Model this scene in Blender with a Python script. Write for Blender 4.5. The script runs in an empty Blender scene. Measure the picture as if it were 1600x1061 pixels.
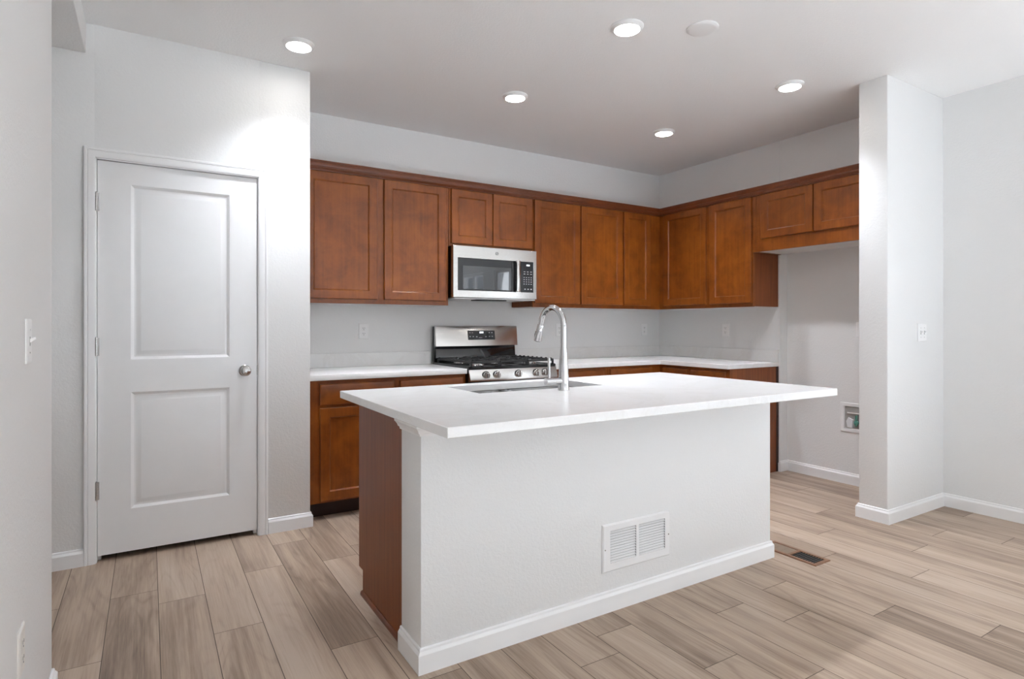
import bpy, bmesh, math, random
from mathutils import Vector
random.seed(7)
S = bpy.context.scene
PI = math.pi

# ------------------------------------------------------------------ camera, world, lights, exposure
cam_d = bpy.data.cameras.new('camera')
cam_d.sensor_fit = 'HORIZONTAL'; cam_d.sensor_width = 36.0
cam_d.lens = 921.0 / 1600.0 * 36.0
cam_d.shift_y = -22.5 / 1600.0
cam_d.clip_start = 0.02
cam = bpy.data.objects.new('camera', cam_d)
S.collection.objects.link(cam)
cam.location = (-4.46, -4.357, 1.214)
cam.rotation_euler = (PI / 2, 0, math.radians(-31.65))
S.camera = cam

S.view_settings.view_transform = 'Standard'
S.view_settings.look = 'None'
S.view_settings.gamma = 1.0
S.view_settings.exposure = 0.21
S.cycles.diffuse_bounces = 8
S.cycles.max_bounces = 14

W = bpy.data.worlds.new('daylight'); S.world = W
W.use_nodes = True
bg = W.node_tree.nodes['Background']
bg.inputs[0].default_value = (0.86, 0.93, 1.0, 1); bg.inputs[1].default_value = 0.9

LAMP_STRENGTH = 34.0       # luminance of the ceiling lamp lenses
EAST_POWER = 34.0
SUN = 103.0
LAMP_POWER = 104.0
WINDOW_POWER = 16.0       # daylight through each rear window

def area(name, loc, rot, sx, sy, power, col):
    d = bpy.data.lights.new(name, 'AREA'); d.shape = 'RECTANGLE'; d.size = sx; d.size_y = sy
    d.energy = power; d.color = col
    o = bpy.data.objects.new(name, d); o.location = loc; o.rotation_euler = rot
    S.collection.objects.link(o); return o
# daylight, standing outside the rear and side windows
REAR_Y = -8.0
TILT = math.radians(24)     # lamps aimed up to lift the ceiling, standing in for ground bounce
for wx in (-3.35, -1.2):
    area('window_daylight', (wx, REAR_Y - 0.75, 0.95), (PI / 2 + TILT, 0, 0), 2.2, 2.0, WINDOW_POWER, (0.92, 0.98, 1.05))
area('window_daylight', (-7.95, -5.8, 0.95), (PI / 2 + TILT, 0, -PI / 2), 2.2, 2.0, WINDOW_POWER, (0.92, 0.98, 1.05))

for wy in (-5.11, -3.97):
    area('window_daylight', (0.95, wy, 1.65), (PI / 2 + TILT * 0.5, 0, PI / 2), 1.14, 2.6, EAST_POWER, (0.92, 0.98, 1.05))
# added low sun through the rear windows, to bounce off the living room floor
sun_d = bpy.data.lights.new('sun', 'SUN'); sun_d.energy = SUN; sun_d.angle = math.radians(1.5); sun_d.color = (0.71, 0.96, 1.27)
sun_o = bpy.data.objects.new('sun', sun_d); S.collection.objects.link(sun_o)
sun_o.rotation_euler = Vector((0.12, 0.72, -0.68)).to_track_quat('-Z', 'Y').to_euler()

# ------------------------------------------------------------------ materials
def new_mat(name):
    m = bpy.data.materials.new(name); m.use_nodes = True
    nt = m.node_tree; b = nt.nodes['Principled BSDF']
    return m, nt, b

def L(nt, a, b): nt.links.new(a, b)

def noise(nt, scale, detail=3, vec=None, rough=0.5, dist=0.0):
    n = nt.nodes.new('ShaderNodeTexNoise'); n.inputs['Scale'].default_value = scale
    n.inputs['Detail'].default_value = detail; n.inputs['Roughness'].default_value = rough
    n.inputs['Distortion'].default_value = dist
    if vec is not None: L(nt, vec, n.inputs['Vector'])
    return n

def mapping(nt, vec, scale=(1, 1, 1)):
    m = nt.nodes.new('ShaderNodeMapping'); m.inputs['Scale'].default_value = scale
    L(nt, vec, m.inputs['Vector']); return m.outputs[0]

def ramp(nt, fac, stops):
    r = nt.nodes.new('ShaderNodeValToRGB'); e = r.color_ramp.elements
    while len(e) < len(stops): e.new(0.5)
    for k, (p, c) in enumerate(stops):
        e[k].position = p; e[k].color = (*c, 1)
    L(nt, fac, r.inputs[0]); return r.outputs[0]

def bump(nt, b, h, strength, dist=0.002):
    n = nt.nodes.new('ShaderNodeBump'); n.inputs['Strength'].default_value = strength
    n.inputs['Distance'].default_value = dist
    L(nt, h, n.inputs['Height']); L(nt, n.outputs[0], b.inputs['Normal'])

def geo_pos(nt):
    return nt.nodes.new('ShaderNodeNewGeometry').outputs['Position']

def plain(name, col, rough=0.5, metal=0.0, var=0.03, vscale=8.0, spec=0.5):
    m, nt, b = new_mat(name)
    n = noise(nt, vscale, 3, geo_pos(nt))
    lo = tuple(max(0, c * (1 - var)) for c in col); hi = tuple(min(1, c * (1 + var)) for c in col)
    L(nt, ramp(nt, n.outputs[0], [(0.3, lo), (0.7, hi)]), b.inputs['Base Color'])
    b.inputs['Roughness'].default_value = rough; b.inputs['Metallic'].default_value = metal
    b.inputs['Specular IOR Level'].default_value = spec
    return m

def painted_wall(name, col, strength, scale=75.0, rough=0.55):
    m, nt, b = new_mat(name)
    p = geo_pos(nt)
    n = noise(nt, scale, 4, p, 0.55, 0.6)
    n2 = noise(nt, 1.3, 2, p)
    L(nt, ramp(nt, n2.outputs[0], [(0.3, tuple(c * 0.985 for c in col)), (0.7, col)]), b.inputs['Base Color'])
    b.inputs['Roughness'].default_value = rough
    b.inputs['Specular IOR Level'].default_value = 0.35
    h = ramp(nt, n.outputs[0], [(0.42, (0, 0, 0)), (0.62, (1, 1, 1))])
    bump(nt, b, h, strength, 0.003)
    return m

M = {}
M['wall'] = painted_wall('painted_drywall', (0.83, 0.833, 0.83), 0.17)
M['ceiling'] = painted_wall('painted_ceiling', (0.94, 0.94, 0.94), 0.2, 85.0, 0.5)
M['trim'] = plain('white_trim_paint', (0.89, 0.893, 0.896), 0.32, var=0.01)
M['door'] = plain('white_door_paint', (0.86, 0.863, 0.866), 0.34, var=0.01)
M['plastic'] = plain('white_plastic', (0.89, 0.89, 0.89), 0.35, var=0.01)
M['warm_plastic'] = plain('almond_white_plastic', (0.80, 0.77, 0.73), 0.35, var=0.01)
M['grille'] = plain('white_enamel_grille', (0.87, 0.87, 0.87), 0.4, var=0.01)
M['slot'] = plain('dark_slot', (0.05, 0.05, 0.05), 0.6)
M['melamine'] = plain('pale_melamine', (0.76, 0.75, 0.74), 0.4)
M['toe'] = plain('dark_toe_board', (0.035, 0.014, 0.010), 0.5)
M['black'] = plain('black_enamel', (0.012, 0.012, 0.013), 0.22)
M['iron'] = plain('cast_iron', (0.018, 0.018, 0.019), 0.5, var=0.2, vscale=90)
M['black_glass'] = plain('black_glass', (0.010, 0.012, 0.015), 0.04, spec=0.8)
M['oven_glass'] = plain('dark_window_glass', (0.02, 0.024, 0.03), 0.03, spec=1.0)
M['oven_glass'].node_tree.nodes['Principled BSDF'].inputs['Coat Weight'].default_value = 1.0
M['panel_dark'] = plain('dark_control_panel', (0.022, 0.023, 0.025), 0.25)
M['legend'] = plain('white_legend', (0.75, 0.76, 0.78), 0.5)
M['chrome'] = plain('polished_chrome', (0.68, 0.68, 0.69), 0.06, 1.0, 0.01)
M['satin'] = plain('satin_nickel', (0.60, 0.59, 0.58), 0.24, 1.0, 0.02)
M['sink_steel'] = plain('sink_steel', (0.27, 0.265, 0.26), 0.2, 1.0, 0.04, 30)
M['valve'] = plain('green_valve_plastic', (0.10, 0.30, 0.24), 0.4)
M['grey_box'] = plain('grey_recess_plastic', (0.36, 0.36, 0.35), 0.5)
M['register'] = plain('brown_register_wood', (0.24, 0.12, 0.065), 0.4, var=0.25, vscale=25)
M['register_pale'] = plain('taupe_register_blade', (0.27, 0.21, 0.155), 0.5, var=0.1)

def brushed(name, col, axis_scale, rough=0.26):
    m, nt, b = new_mat(name)
    n = noise(nt, 1.0, 4, mapping(nt, geo_pos(nt), axis_scale), 0.6)
    L(nt, ramp(nt, n.outputs[0], [(0.3, tuple(c * 0.92 for c in col)), (0.7, col)]), b.inputs['Base Color'])
    b.inputs['Metallic'].default_value = 1.0
    b.inputs['Roughness'].default_value = rough
    return m
M['steel'] = brushed('brushed_stainless', (0.70, 0.688, 0.67), (3, 3, 160), 0.23)

def wood(name, dark, mid, light, rough=0.32, grain=0.30, axis=2, blotch=7.0, coat=0.12):
    m, nt, b = new_mat(name)
    p = geo_pos(nt)
    n1 = noise(nt, blotch, 5, p, 0.6, 0.4)
    sc = [55, 55, 55]; sc[axis] = 2.2
    n2 = noise(nt, 1.0, 4, mapping(nt, p, tuple(sc)), 0.55, 0.3)
    mx = nt.nodes.new('ShaderNodeMix'); mx.inputs[0].default_value = grain
    L(nt, n1.outputs[0], mx.inputs[2]); L(nt, n2.outputs[0], mx.inputs[3])
    L(nt, ramp(nt, mx.outputs[0], [(0.30, dark), (0.50, mid), (0.70, light)]), b.inputs['Base Color'])
    b.inputs['Roughness'].default_value = rough
    b.inputs['Specular IOR Level'].default_value = 0.45
    b.inputs['Coat Weight'].default_value = coat; b.inputs['Coat Roughness'].default_value = 0.28
    bump(nt, b, n2.outputs[0], 0.04, 0.001)
    return m
M['wood'] = wood('stained_maple', (0.135, 0.030, 0.003), (0.222, 0.057, 0.006), (0.300, 0.086, 0.010))
M['wood_x'] = wood('stained_maple_rail', (0.135, 0.030, 0.003), (0.222, 0.057, 0.006), (0.300, 0.086, 0.010), axis=0)
M['veneer'] = wood('stained_veneer', (0.155, 0.038, 0.007), (0.205, 0.053, 0.011), (0.255, 0.070, 0.016), grain=0.75, rough=0.42, coat=0.0)
M['crown'] = wood('stained_crown', (0.105, 0.027, 0.007), (0.14, 0.036, 0.010), (0.18, 0.048, 0.014), axis=0)

def quartz():
    m, nt, b = new_mat('white_quartz')
    p = geo_pos(nt)
    n = noise(nt, 2.2, 6, p, 0.62, 1.6)
    n2 = noise(nt, 260, 2, p)
    c = ramp(nt, n.outputs[0], [(0.40, (0.88, 0.88, 0.878)), (0.485, (0.855, 0.85, 0.84)), (0.52, (0.885, 0.885, 0.88)), (0.8, (0.90, 0.90, 0.90))])
    mx = nt.nodes.new('ShaderNodeMix'); mx.data_type = 'RGBA'; mx.blend_type = 'MULTIPLY'; mx.inputs[0].default_value = 1.0
    L(nt, c, mx.inputs[6]); L(nt, ramp(nt, n2.outputs[0], [(0.3, (0.975,) * 3), (0.6, (1, 1, 1))]), mx.inputs[7])
    L(nt, mx.outputs[2], b.inputs['Base Color'])
    b.inputs['Roughness'].default_value = 0.2
    return m
M['quartz'] = quartz()

def floor_mat():
    m, nt, b = new_mat('vinyl_plank_oak')
    N = nt.nodes
    uv = N.new('ShaderNodeUVMap'); uv.uv_map = 'plank'
    at = N.new('ShaderNodeAttribute'); at.attribute_name = 'tone'; at.attribute_type = 'GEOMETRY'
    sep = N.new('ShaderNodeSeparateColor'); L(nt, at.outputs['Color'], sep.inputs[0])
    s2 = N.new('ShaderNodeSeparateXYZ'); L(nt, uv.outputs[0], s2.inputs[0])
    # plank-local vector: across, along, plank seed
    sd = N.new('ShaderNodeMath'); sd.operation = 'MULTIPLY'; sd.inputs[1].default_value = 40.0; L(nt, sep.outputs[1], sd.inputs[0])
    vec = N.new('ShaderNodeCombineXYZ')
    L(nt, s2.outputs[0], vec.inputs[0]); L(nt, s2.outputs[1], vec.inputs[1]); L(nt, sd.outputs[0], vec.inputs[2])
    # broad tone bands along the plank, cathedral figure, fine pores
    broad = noise(nt, 1.0, 4, mapping(nt, vec.outputs[0], (8.5, 1.0, 1)), 0.5, 0.5)
    warp = noise(nt, 1.0, 1, mapping(nt, vec.outputs[0], (5.5, 0.75, 1)), 0.4, 0.15)
    sin = N.new('ShaderNodeMath'); sin.operation = 'MULTIPLY'; sin.inputs[1].default_value = 105.0; L(nt, warp.outputs[0], sin.inputs[0])
    sn = N.new('ShaderNodeMath'); sn.operation = 'SINE'; L(nt, sin.outputs[0], sn.inputs[0])
    mask = noise(nt, 1.0, 2, mapping(nt, vec.outputs[0], (8, 1.4, 1)), 0.5)
    rings = ramp(nt, sn.outputs[0], [(0.0, (0.62,) * 3), (0.55, (0.50,) * 3), (1.0, (0.22,) * 3)])
    flat = N.new('ShaderNodeMix'); L(nt, ramp(nt, mask.outputs[0], [(0.42, (0, 0, 0)), (0.62, (1, 1, 1))]), flat.inputs[0])
    flat.inputs[2].default_value = 0.5; L(nt, rings, flat.inputs[3])
    streak = noise(nt, 1.0, 4, mapping(nt, vec.outputs[0], (52, 1.3, 1)), 0.6, 0.25)
    pores = noise(nt, 1.0, 3, mapping(nt, vec.outputs[0], (210, 7, 1)), 0.6)
    a = N.new('ShaderNodeMix'); a.inputs[0].default_value = 0.24
    L(nt, broad.outputs[0], a.inputs[2]); L(nt, flat.outputs[0], a.inputs[3])
    a2 = N.new('ShaderNodeMix'); a2.inputs[0].default_value = 0.30
    L(nt, a.outputs[0], a2.inputs[2]); L(nt, streak.outputs[0], a2.inputs[3])
    c = N.new('ShaderNodeMix'); c.inputs[0].default_value = 0.16
    L(nt, a2.outputs[0], c.inputs[2]); L(nt, pores.outputs[0], c.inputs[3])
    tone = N.new('ShaderNodeMath'); tone.operation = 'MULTIPLY_ADD'; tone.inputs[1].default_value = 0.11; tone.inputs[2].default_value = -0.055
    L(nt, sep.outputs[0], tone.inputs[0])
    add = N.new('ShaderNodeMath'); L(nt, c.outputs[0], add.inputs[0]); L(nt, tone.outputs[0], add.inputs[1])
    col = ramp(nt, add.outputs[0], [(0.32, (0.165, 0.115, 0.083)), (0.43, (0.315, 0.230, 0.170)), (0.52, (0.43, 0.328, 0.249)), (0.64, (0.515, 0.411, 0.325))])
    L(nt, col, b.inputs['Base Color'])
    b.inputs['Roughness'].default_value = 0.42
    b.inputs['Specular IOR Level'].default_value = 0.4
    bump(nt, b, pores.outputs[0], 0.06, 0.001)
    return m
M['floor'] = floor_mat()
M['seam'] = plain('plank_seam', (0.085, 0.06, 0.045), 0.7)

def emit(name, col, s):
    m, nt, b = new_mat(name)
    b.inputs['Base Color'].default_value = (0.8, 0.8, 0.8, 1)
    b.inputs['Emission Color'].default_value = (*col, 1); b.inputs['Emission Strength'].default_value = s
    return m
M['lens'] = emit('lamp_lens', (1.0, 0.97, 0.93), LAMP_STRENGTH)
M['clock'] = emit('lit_clock', (0.85, 0.93, 1.0), 1.0)

def pane_mat():
    m, nt, b = new_mat('window_pane')
    N = nt.nodes
    t = N.new('ShaderNodeBsdfTransparent'); g = N.new('ShaderNodeBsdfGlossy'); g.inputs['Roughness'].default_value = 0.02
    mx = N.new('ShaderNodeMixShader'); mx.inputs[0].default_value = 0.07
    L(nt, t.outputs[0], mx.inputs[1]); L(nt, g.outputs[0], mx.inputs[2])
    L(nt, mx.outputs[0], N['Material Output'].inputs['Surface'])
    return m
M['pane'] = pane_mat()

# ------------------------------------------------------------------ mesh helpers
IDT = lambda u, v, z: (u, v, z)
def T_back(u, v, z): return (u, -v, z)            # fixtures on the kitchen back wall: u along x, v out of the wall
def T_right(u, v, z): return (-v, -u, z)          # fixtures on the kitchen right wall: u towards the camera, v out of the wall

def world_origin(o):
    v = Vector((0, 0, 0))
    while o is not None: v += o.location; o = o.parent
    return v

class MB:
    def __init__(self, T=IDT): self.bm = bmesh.new(); self.T = T
    def v(self, *p): return self.bm.verts.new(self.T(*p))
    def f(self, vs):
        try: return self.bm.faces.new(vs)
        except ValueError: return None
    def box(self, x0, x1, y0, y1, z0, z1, bev=0.0, seg=1):
        P = [self.v(x, y, z) for z in (z0, z1) for y in (y0, y1) for x in (x0, x1)]
        fs = [self.f([P[i] for i in q]) for q in ((0, 2, 3, 1), (4, 5, 7, 6), (0, 1, 5, 4), (2, 6, 7, 3), (0, 4, 6, 2), (1, 3, 7, 5))]
        if bev:
            es = list({e for f in fs for e in f.edges})
            bmesh.ops.bevel(self.bm, geom=es, offset=bev, segments=seg, affect='EDGES', profile=0.5)
        return self
    def loops(self, loops, cap0=True, cap1=True, closed=False):
        """loops: lists of points with equal counts, bridged in order"""
        V = [[self.v(*p) for p in lp] for lp in loops]
        n = len(V[0])
        pairs = list(zip(V[:-1], V[1:]))
        if closed: pairs.append((V[-1], V[0]))
        for a, b in pairs:
            for i in range(n):
                self.f([a[i], a[(i + 1) % n], b[(i + 1) % n], b[i]])
        if cap0 and not closed: self.f(V[0][::-1])
        if cap1 and not closed: self.f(V[-1])
        return self
    def rings(self, u0, u1, z0, z1, steps, cap1=True, cap0=True):
        """rectangles in the u,z plane: steps = [(inset, v)]"""
        lp = []
        for ins, vv in steps:
            lp.append([(u0 + ins, vv, z0 + ins), (u1 - ins, vv, z0 + ins), (u1 - ins, vv, z1 - ins), (u0 + ins, vv, z1 - ins)])
        return self.loops(lp, cap0, cap1)
    def prism(self, pts, z0, z1):
        return self.loops([[(x, y, z0) for x, y in pts], [(x, y, z1) for x, y in pts]])
    def lathe(self, c, prof, axis='z', n=32, cap0=True, cap1=True):
        lp = []
        for r, h in prof:
            ring = []
            for k in range(n):
                a = 2 * PI * k / n; ca, sa = r * math.cos(a), r * math.sin(a)
                if axis == 'z': ring.append((c[0] + ca, c[1] + sa, c[2] + h))
                elif axis == 'y': ring.append((c[0] + ca, c[1] + h, c[2] + sa))
                else: ring.append((c[0] + h, c[1] + ca, c[2] + sa))
            lp.append(ring)
        return self.loops(lp, cap0, cap1)
    def tube(self, pts, radii, n=16, cap=True):
        pts = [Vector(p) for p in pts]
        if not hasattr(radii, '__len__'): radii = [radii] * len(pts)
        lp = []; up = None
        for i, p in enumerate(pts):
            t = (pts[min(i + 1, len(pts) - 1)] - pts[max(i - 1, 0)]).normalized()
            if up is None:
                up = Vector((1, 0, 0)) if abs(t.x) < 0.9 else Vector((0, 1, 0))
            a = (up - t * up.dot(t)).normalized(); b = t.cross(a); up = a
            lp.append([tuple(p + (a * math.cos(2 * PI * k / n) + b * math.sin(2 * PI * k / n)) * radii[i]) for k in range(n)])
        return self.loops(lp, cap, cap)
    def sweep(self, path, prof, closed=False):
        """profile [(out, z)] swept along an x,y path with mitred corners; out = right-hand side of travel"""
        P = [Vector((p[0], p[1])) for p in path]; n = len(P); lp = []
        for i in range(n):
            ds = []
            if closed or i > 0: ds.append((P[i] - P[i - 1]).normalized())
            if closed or i < n - 1: ds.append((P[(i + 1) % n] - P[i]).normalized())
            nr = [Vector((d.y, -d.x)) for d in ds]
            if len(nr) == 2:
                m = (nr[0] + nr[1]); m = m / max(1e-6, m.dot(nr[0]))
            else: m = nr[0]
            lp.append([(P[i].x + m.x * o, P[i].y + m.y * o, z) for o, z in prof])
        return self.loops(lp, closed=closed)
    def build(self, name, mat, parent=None, loc=None, smooth=35.0, bev=0.0, bseg=2):
        bm = self.bm
        bmesh.ops.remove_doubles(bm, verts=bm.verts[:], dist=1e-6)
        bmesh.ops.recalc_face_normals(bm, faces=bm.faces[:])
        if parent is not None:
            org = world_origin(parent)
        else:
            xs = [v.co for v in bm.verts]
            org = Vector(loc) if loc else Vector((sum(c.x for c in xs) / len(xs), sum(c.y for c in xs) / len(xs), min(c.z for c in xs)))
        for v in bm.verts: v.co -= org
        me = bpy.data.meshes.new(name); bm.to_mesh(me); bm.free()
        for mm in (mat if isinstance(mat, (list, tuple)) else [mat]): me.materials.append(mm)
        if smooth:
            me.polygons.foreach_set('use_smooth', [True] * len(me.polygons))
            me.set_sharp_from_angle(angle=math.radians(smooth))
        o = bpy.data.objects.new(name, me); S.collection.objects.link(o)
        if parent is not None: o.parent = parent
        else: o.location = org
        if bev:
            md = o.modifiers.new('edge', 'BEVEL'); md.width = bev; md.segments = bseg; md.limit_method = 'ANGLE'; md.angle_limit = math.radians(50)
            md.harden_normals = False
        return o

def thing(name, loc, label, cat, group=None):
    o = bpy.data.objects.new(name, None); S.collection.objects.link(o)
    o.location = loc; o.empty_display_size = 0.1
    o['label'] = label; o['category'] = cat
    if group: o['group'] = group
    return o
def tag(o, label, cat, group=None):
    o['label'] = label; o['category'] = cat
    if group: o['group'] = group
    return o
def struct(o, label=None, cat=None):
    o['kind'] = 'structure'
    if label: o['label'] = label
    if cat: o['category'] = cat
    return o

# ------------------------------------------------------------------ the room
H = 2.743
PX0, PX1, PY = -7.0, -3.63, -0.69            # pantry wall
WX = -4.73                                   # near left wall face
RX = 0.095                                   # right wall face
D0, D1, DT = -4.690, -3.920, 2.066           # pantry door opening

# floor: one sheet of planks, each plank its own face with a seam between
def build_floor():
    bm = bmesh.new(); uvl = bm.loops.layers.uv.new('plank'); cl = bm.loops.layers.float_color.new('tone')
    pw, pl, g = 0.1813, 1.222, 0.0013
    x00 = -4.605
    known = {0: -1.203, 1: -1.367, 2: -1.772, 3: -1.21, 4: -0.903, 5: -1.265, 6: -1.13, -1: -1.766, -2: -1.194, 9: -2.575, 10: -2.941,
             14: -2.66, 15: -3.054, 20: -2.791, 22: -2.737, 23: -2.998, 18: -2.953, 21: -2.149, 19: -2.378, 17: -2.59, 11: -3.164}
    X0, X1, Y0, Y1 = -7.2, 0.12, -8.1, 0.02
    base = bm.faces.new([bm.verts.new((x, y, -0.0012)) for x, y in ((X0, Y0), (X1, Y0), (X1, Y1), (X0, Y1))]); base.material_index = 1
    k = int(math.floor((X0 - x00) / pw))
    while x00 + k * pw < X1:
        xa, xb = x00 + k * pw, x00 + (k + 1) * pw
        off = known.get(k, random.uniform(-4, 0))
        y = off - pl * math.ceil((off - Y0) / pl)
        while y < Y1:
            ya, yb = y, y + pl
            a, b, c, d = max(xa, X0) + g, min(xb, X1) - g, max(ya, Y0) + g, min(yb, Y1) - g
            if b > a and d > c:
                tone, seed = random.random(), random.random()
                vs = [bm.verts.new((p, q, 0.0)) for p, q in ((a, c), (b, c), (b, d), (a, d))]
                f = bm.faces.new(vs)
                for lp in f.loops:
                    lp[uvl].uv = (lp.vert.co.x - xa, lp.vert.co.y - ya)
                    lp[cl] = (tone, seed, 0, 1)
            y += pl
        k += 1
    me = bpy.data.meshes.new('floor'); bm.to_mesh(me); bm.free()
    me.materials.append(M['floor']); me.materials.append(M['seam'])
    o = bpy.data.objects.new('floor', me); S.collection.objects.link(o); return struct(o)
build_floor()

struct(MB().box(-7.2, 0.35, -8.2, 0.2, H, H + 0.1).build('ceiling', M['ceiling']))
# lower ceiling over the passage on the left
struct(MB().box(-7.1, WX, -1.92, PY, 2.588, H, bev=0.006, seg=2).build('ceiling_passage', M['wall']))

def rounded_wall(name, x0, x1, y0, y1, z0=0.0, z1=H, r=0.006):
    return struct(MB().box(x0, x1, y0, y1, z0, z1, bev=r, seg=3).build(name, M['wall']))

# back wall of the kitchen, furred right wall behind the cabinets, and the right wall
struct(MB().box(-3.74, 0.0, 0.0, 0.12, 0, H).build('wall_back', M['wall']))
struct(MB().box(0.0, 0.30, -1.36, 0.12, 0, H, bev=0.003).build('wall_furred', M['wall']))
struct(MB().box(0.0, RX, -2.3275, -1.3605, 1.815, H).build('wall_alcove_header', M['wall']))
rounded_wall('wall_stub', -0.625, RX + 0.02, -2.50, -2.328)
# pantry wall with its door opening, one mesh
m = MB()
for a, b, c, d in ((PX0, D0, 0, H), (D1, PX1, 0, H)):
    m.box(a, b, PY, PY + 0.115, c, d, bev=0.005, seg=2)
m.box(D0 - 0.01, D1 + 0.01, PY + 0.0002, PY + 0.115, DT, H)
struct(m.build('wall_pantry', M['wall']))
struct(MB().box(PX1 - 0.115, PX1, PY + 0.1, 0.0, 0, H).build('wall_pantry_side', M['wall']))
struct(MB().box(PX0, -3.745, 0.0, 0.12, 0, H).build('wall_closet', M['wall']))
# near left wall, passage end, living side
rounded_wall('wall_left', -4.85, WX, -4.9, -1.92)
struct(MB().box(-7.1, -4.84, -2.04, -1.921, 0, H).build('wall_passage', M['wall']))
struct(MB().box(-7.2, -7.0, -2.04, 0.12, 0, H).build('wall_passage_end', M['wall']))
struct(MB().box(-7.1, -4.84, -4.9, -4.78, 0, H).build('wall_living', M['wall']))

def wall_with_windows(name, T, u0, u1, wins, t=0.14):
    """T maps (u, v, z): v=0 inner face, v<0 outwards"""
    m = MB(T); us = [u0]
    for a, b, c, d in wins: us += [a, b]
    us.append(u1)
    for i in range(0, len(us), 2): m.box(us[i], us[i + 1], -t, 0, 0, H)
    for a, b, c, d in wins:
        m.box(a, b, -t, 0, 0, c); m.box(a, b, -t, 0, d, H)
    struct(m.build(name, M['wall']))
def T_rear(u, v, z): return (u, REAR_Y + v, z)
def T_west(u, v, z): return (-7.1 + v, u, z)
def T_east(u, v, z): return (RX - v, u, z)
ew = [(-5.50, -4.72, 0.62, 2.06), (-4.36, -3.58, 0.62, 2.06)]
wall_with_windows('wall_right', T_east, -8.1, -1.362, ew)
rw = [(-4.2, -2.5, 0.55, 2.35), (-2.05, -0.35, 0.55, 2.35)]
lw = [(-6.5, -4.95 + 0.25, 0.55, 2.35)]
wall_with_windows('wall_rear', T_rear, -7.2, 0.3, rw)
wall_with_windows('wall_west', T_west, -8.1, -4.78, [(-6.55, -5.0, 0.55, 2.35)])
wn = 0
for T, ws in ((T_east, ew), (T_rear, rw), (T_west, [(-6.55, -5.0, 0.55, 2.35)])):
    for a, b, c, d in ws:
        wn += 1
        m = MB(T)
        m.rings(a, b, c, d, [(0, -0.1), (0, -0.03), (0.045, -0.03), (0.045, -0.1)], cap0=False, cap1=False)
        m.box((a + b) / 2 - 0.025, (a + b) / 2 + 0.025, -0.09, -0.04, c + 0.04, d - 0.04)
        w = struct(m.build('window_%d' % wn, M['trim']))
        MB(T).box(a + 0.045, b - 0.045, -0.068, -0.064, c + 0.045, d - 0.045).build('pane', M['pane'], w)

# baseboards (profile: out of the wall, height)
BB = [(0, 0), (0.014, 0), (0.014, 0.066), (0.0095, 0.074), (0.0075, 0.0765), (0.0065, 0.084), (0.003, 0.087), (0, 0.087)]
def baseboard(name, path):
    return struct(MB().sweep(path, BB).build(name, M['trim'], smooth=25))
baseboard('baseboard_pantry_left', [(-7.0, PY), (-4.739, PY)])
baseboard('baseboard_pantry_right', [(-3.868, PY), (PX1, PY), (PX1, PY + 0.07)])
baseboard('baseboard_left', [(-4.85, -4.9), (WX, -4.9), (WX, -1.92), (-4.85, -1.92)])
baseboard('baseboard_stub', [(RX, -2.328), (-0.625, -2.328), (-0.625, -2.50), (RX, -2.50), (RX, -7.99)])
baseboard('baseboard_alcove', [(0.0, -1.352), (0.0, -1.36), (RX, -1.36), (RX, -2.328)])

# ------------------------------------------------------------------ pantry door: casing, slab, hinges, knob
def sweep_frame(x0, x1, z1, prof):
    """door casing: profile (out, proud) swept up, across and down in the wall plane"""
    lp = []
    for (px, pz, sx, sz) in ((x0, 0.0, -1, 0), (x0, z1, -1, 1), (x1, z1, 1, 1), (x1, 0.0, 1, 0)):
        lp.append([(px + sx * o, PY - pr, pz + sz * o) for o, pr in prof])
    return MB().loops(lp)
CAS = [(0.0, 0.0), (0.0, 0.009), (0.012, 0.0125), (0.030, 0.013), (0.0345, 0.0105), (0.0375, 0.0145), (0.045, 0.0155), (0.050, 0.013), (0.050, 0.0)]
casing = struct(sweep_frame(-4.690, -3.920, 2.068, CAS).build('trim_1', M['trim'], smooth=20))
jm = MB()
jm.box(D0, D0 + 0.005, PY, PY + 0.115, 0, DT); jm.box(D1 - 0.004, D1, PY, PY + 0.115, 0, DT); jm.box(D0, D1, PY, PY + 0.115, DT - 0.004, DT)
jm.box(D0, D0 + 0.02, PY + 0.05, PY + 0.09, 0, DT); jm.box(D1 - 0.02, D1, PY + 0.05, PY + 0.09, 0, DT); jm.box(D0, D1, PY + 0.05, PY + 0.09, DT - 0.02, DT)
struct(jm.build('trim_2', M['trim']))

dx0, dx1, dz0, dz1 = -4.6825, -3.9265, 0.032, 2.0585
dyf, dyb = PY + 0.010, PY + 0.045
m = MB()
p0, p1 = -4.543, -4.067
panels = [(0.249, 0.866), (1.030, 1.953)]
zs = [dz0, panels[0][0], panels[0][1], panels[1][0], panels[1][1], dz1]
xs = [dx0, p0, p1, dx1]
def grid_face(m, y, skip):
    V = {(i, j): m.v(xs[i], y, zs[j]) for i in range(4) for j in range(6)}
    for i in range(3):
        for j in range(5):
            if skip and i == 1 and j in (1, 3): continue
            m.f([V[i, j], V[i + 1, j], V[i + 1, j + 1], V[i, j + 1]])
    return V
Vf = grid_face(m, dyf, True); Vb = grid_face(m, dyb, False)
for i in range(3):
    m.f([Vf[i, 0], Vf[i + 1, 0], Vb[i + 1, 0], Vb[i, 0]]); m.f([Vf[i, 5], Vf[i + 1, 5], Vb[i + 1, 5], Vb[i, 5]])
for j in range(5):
    m.f([Vf[0, j], Vf[0, j + 1], Vb[0, j + 1], Vb[0, j]]); m.f([Vf[3, j], Vf[3, j + 1], Vb[3, j + 1], Vb[3, j]])
for a, b in panels:
    m.rings(p0, p1, a, b, [(0, dyf), (0.004, dyf + 0.0005), (0.018, dyf + 0.0085), (0.024, dyf + 0.0095), (0.030, dyf + 0.0085), (0.046, dyf + 0.0035), (0.052, dyf + 0.003)], cap0=False)
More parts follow.
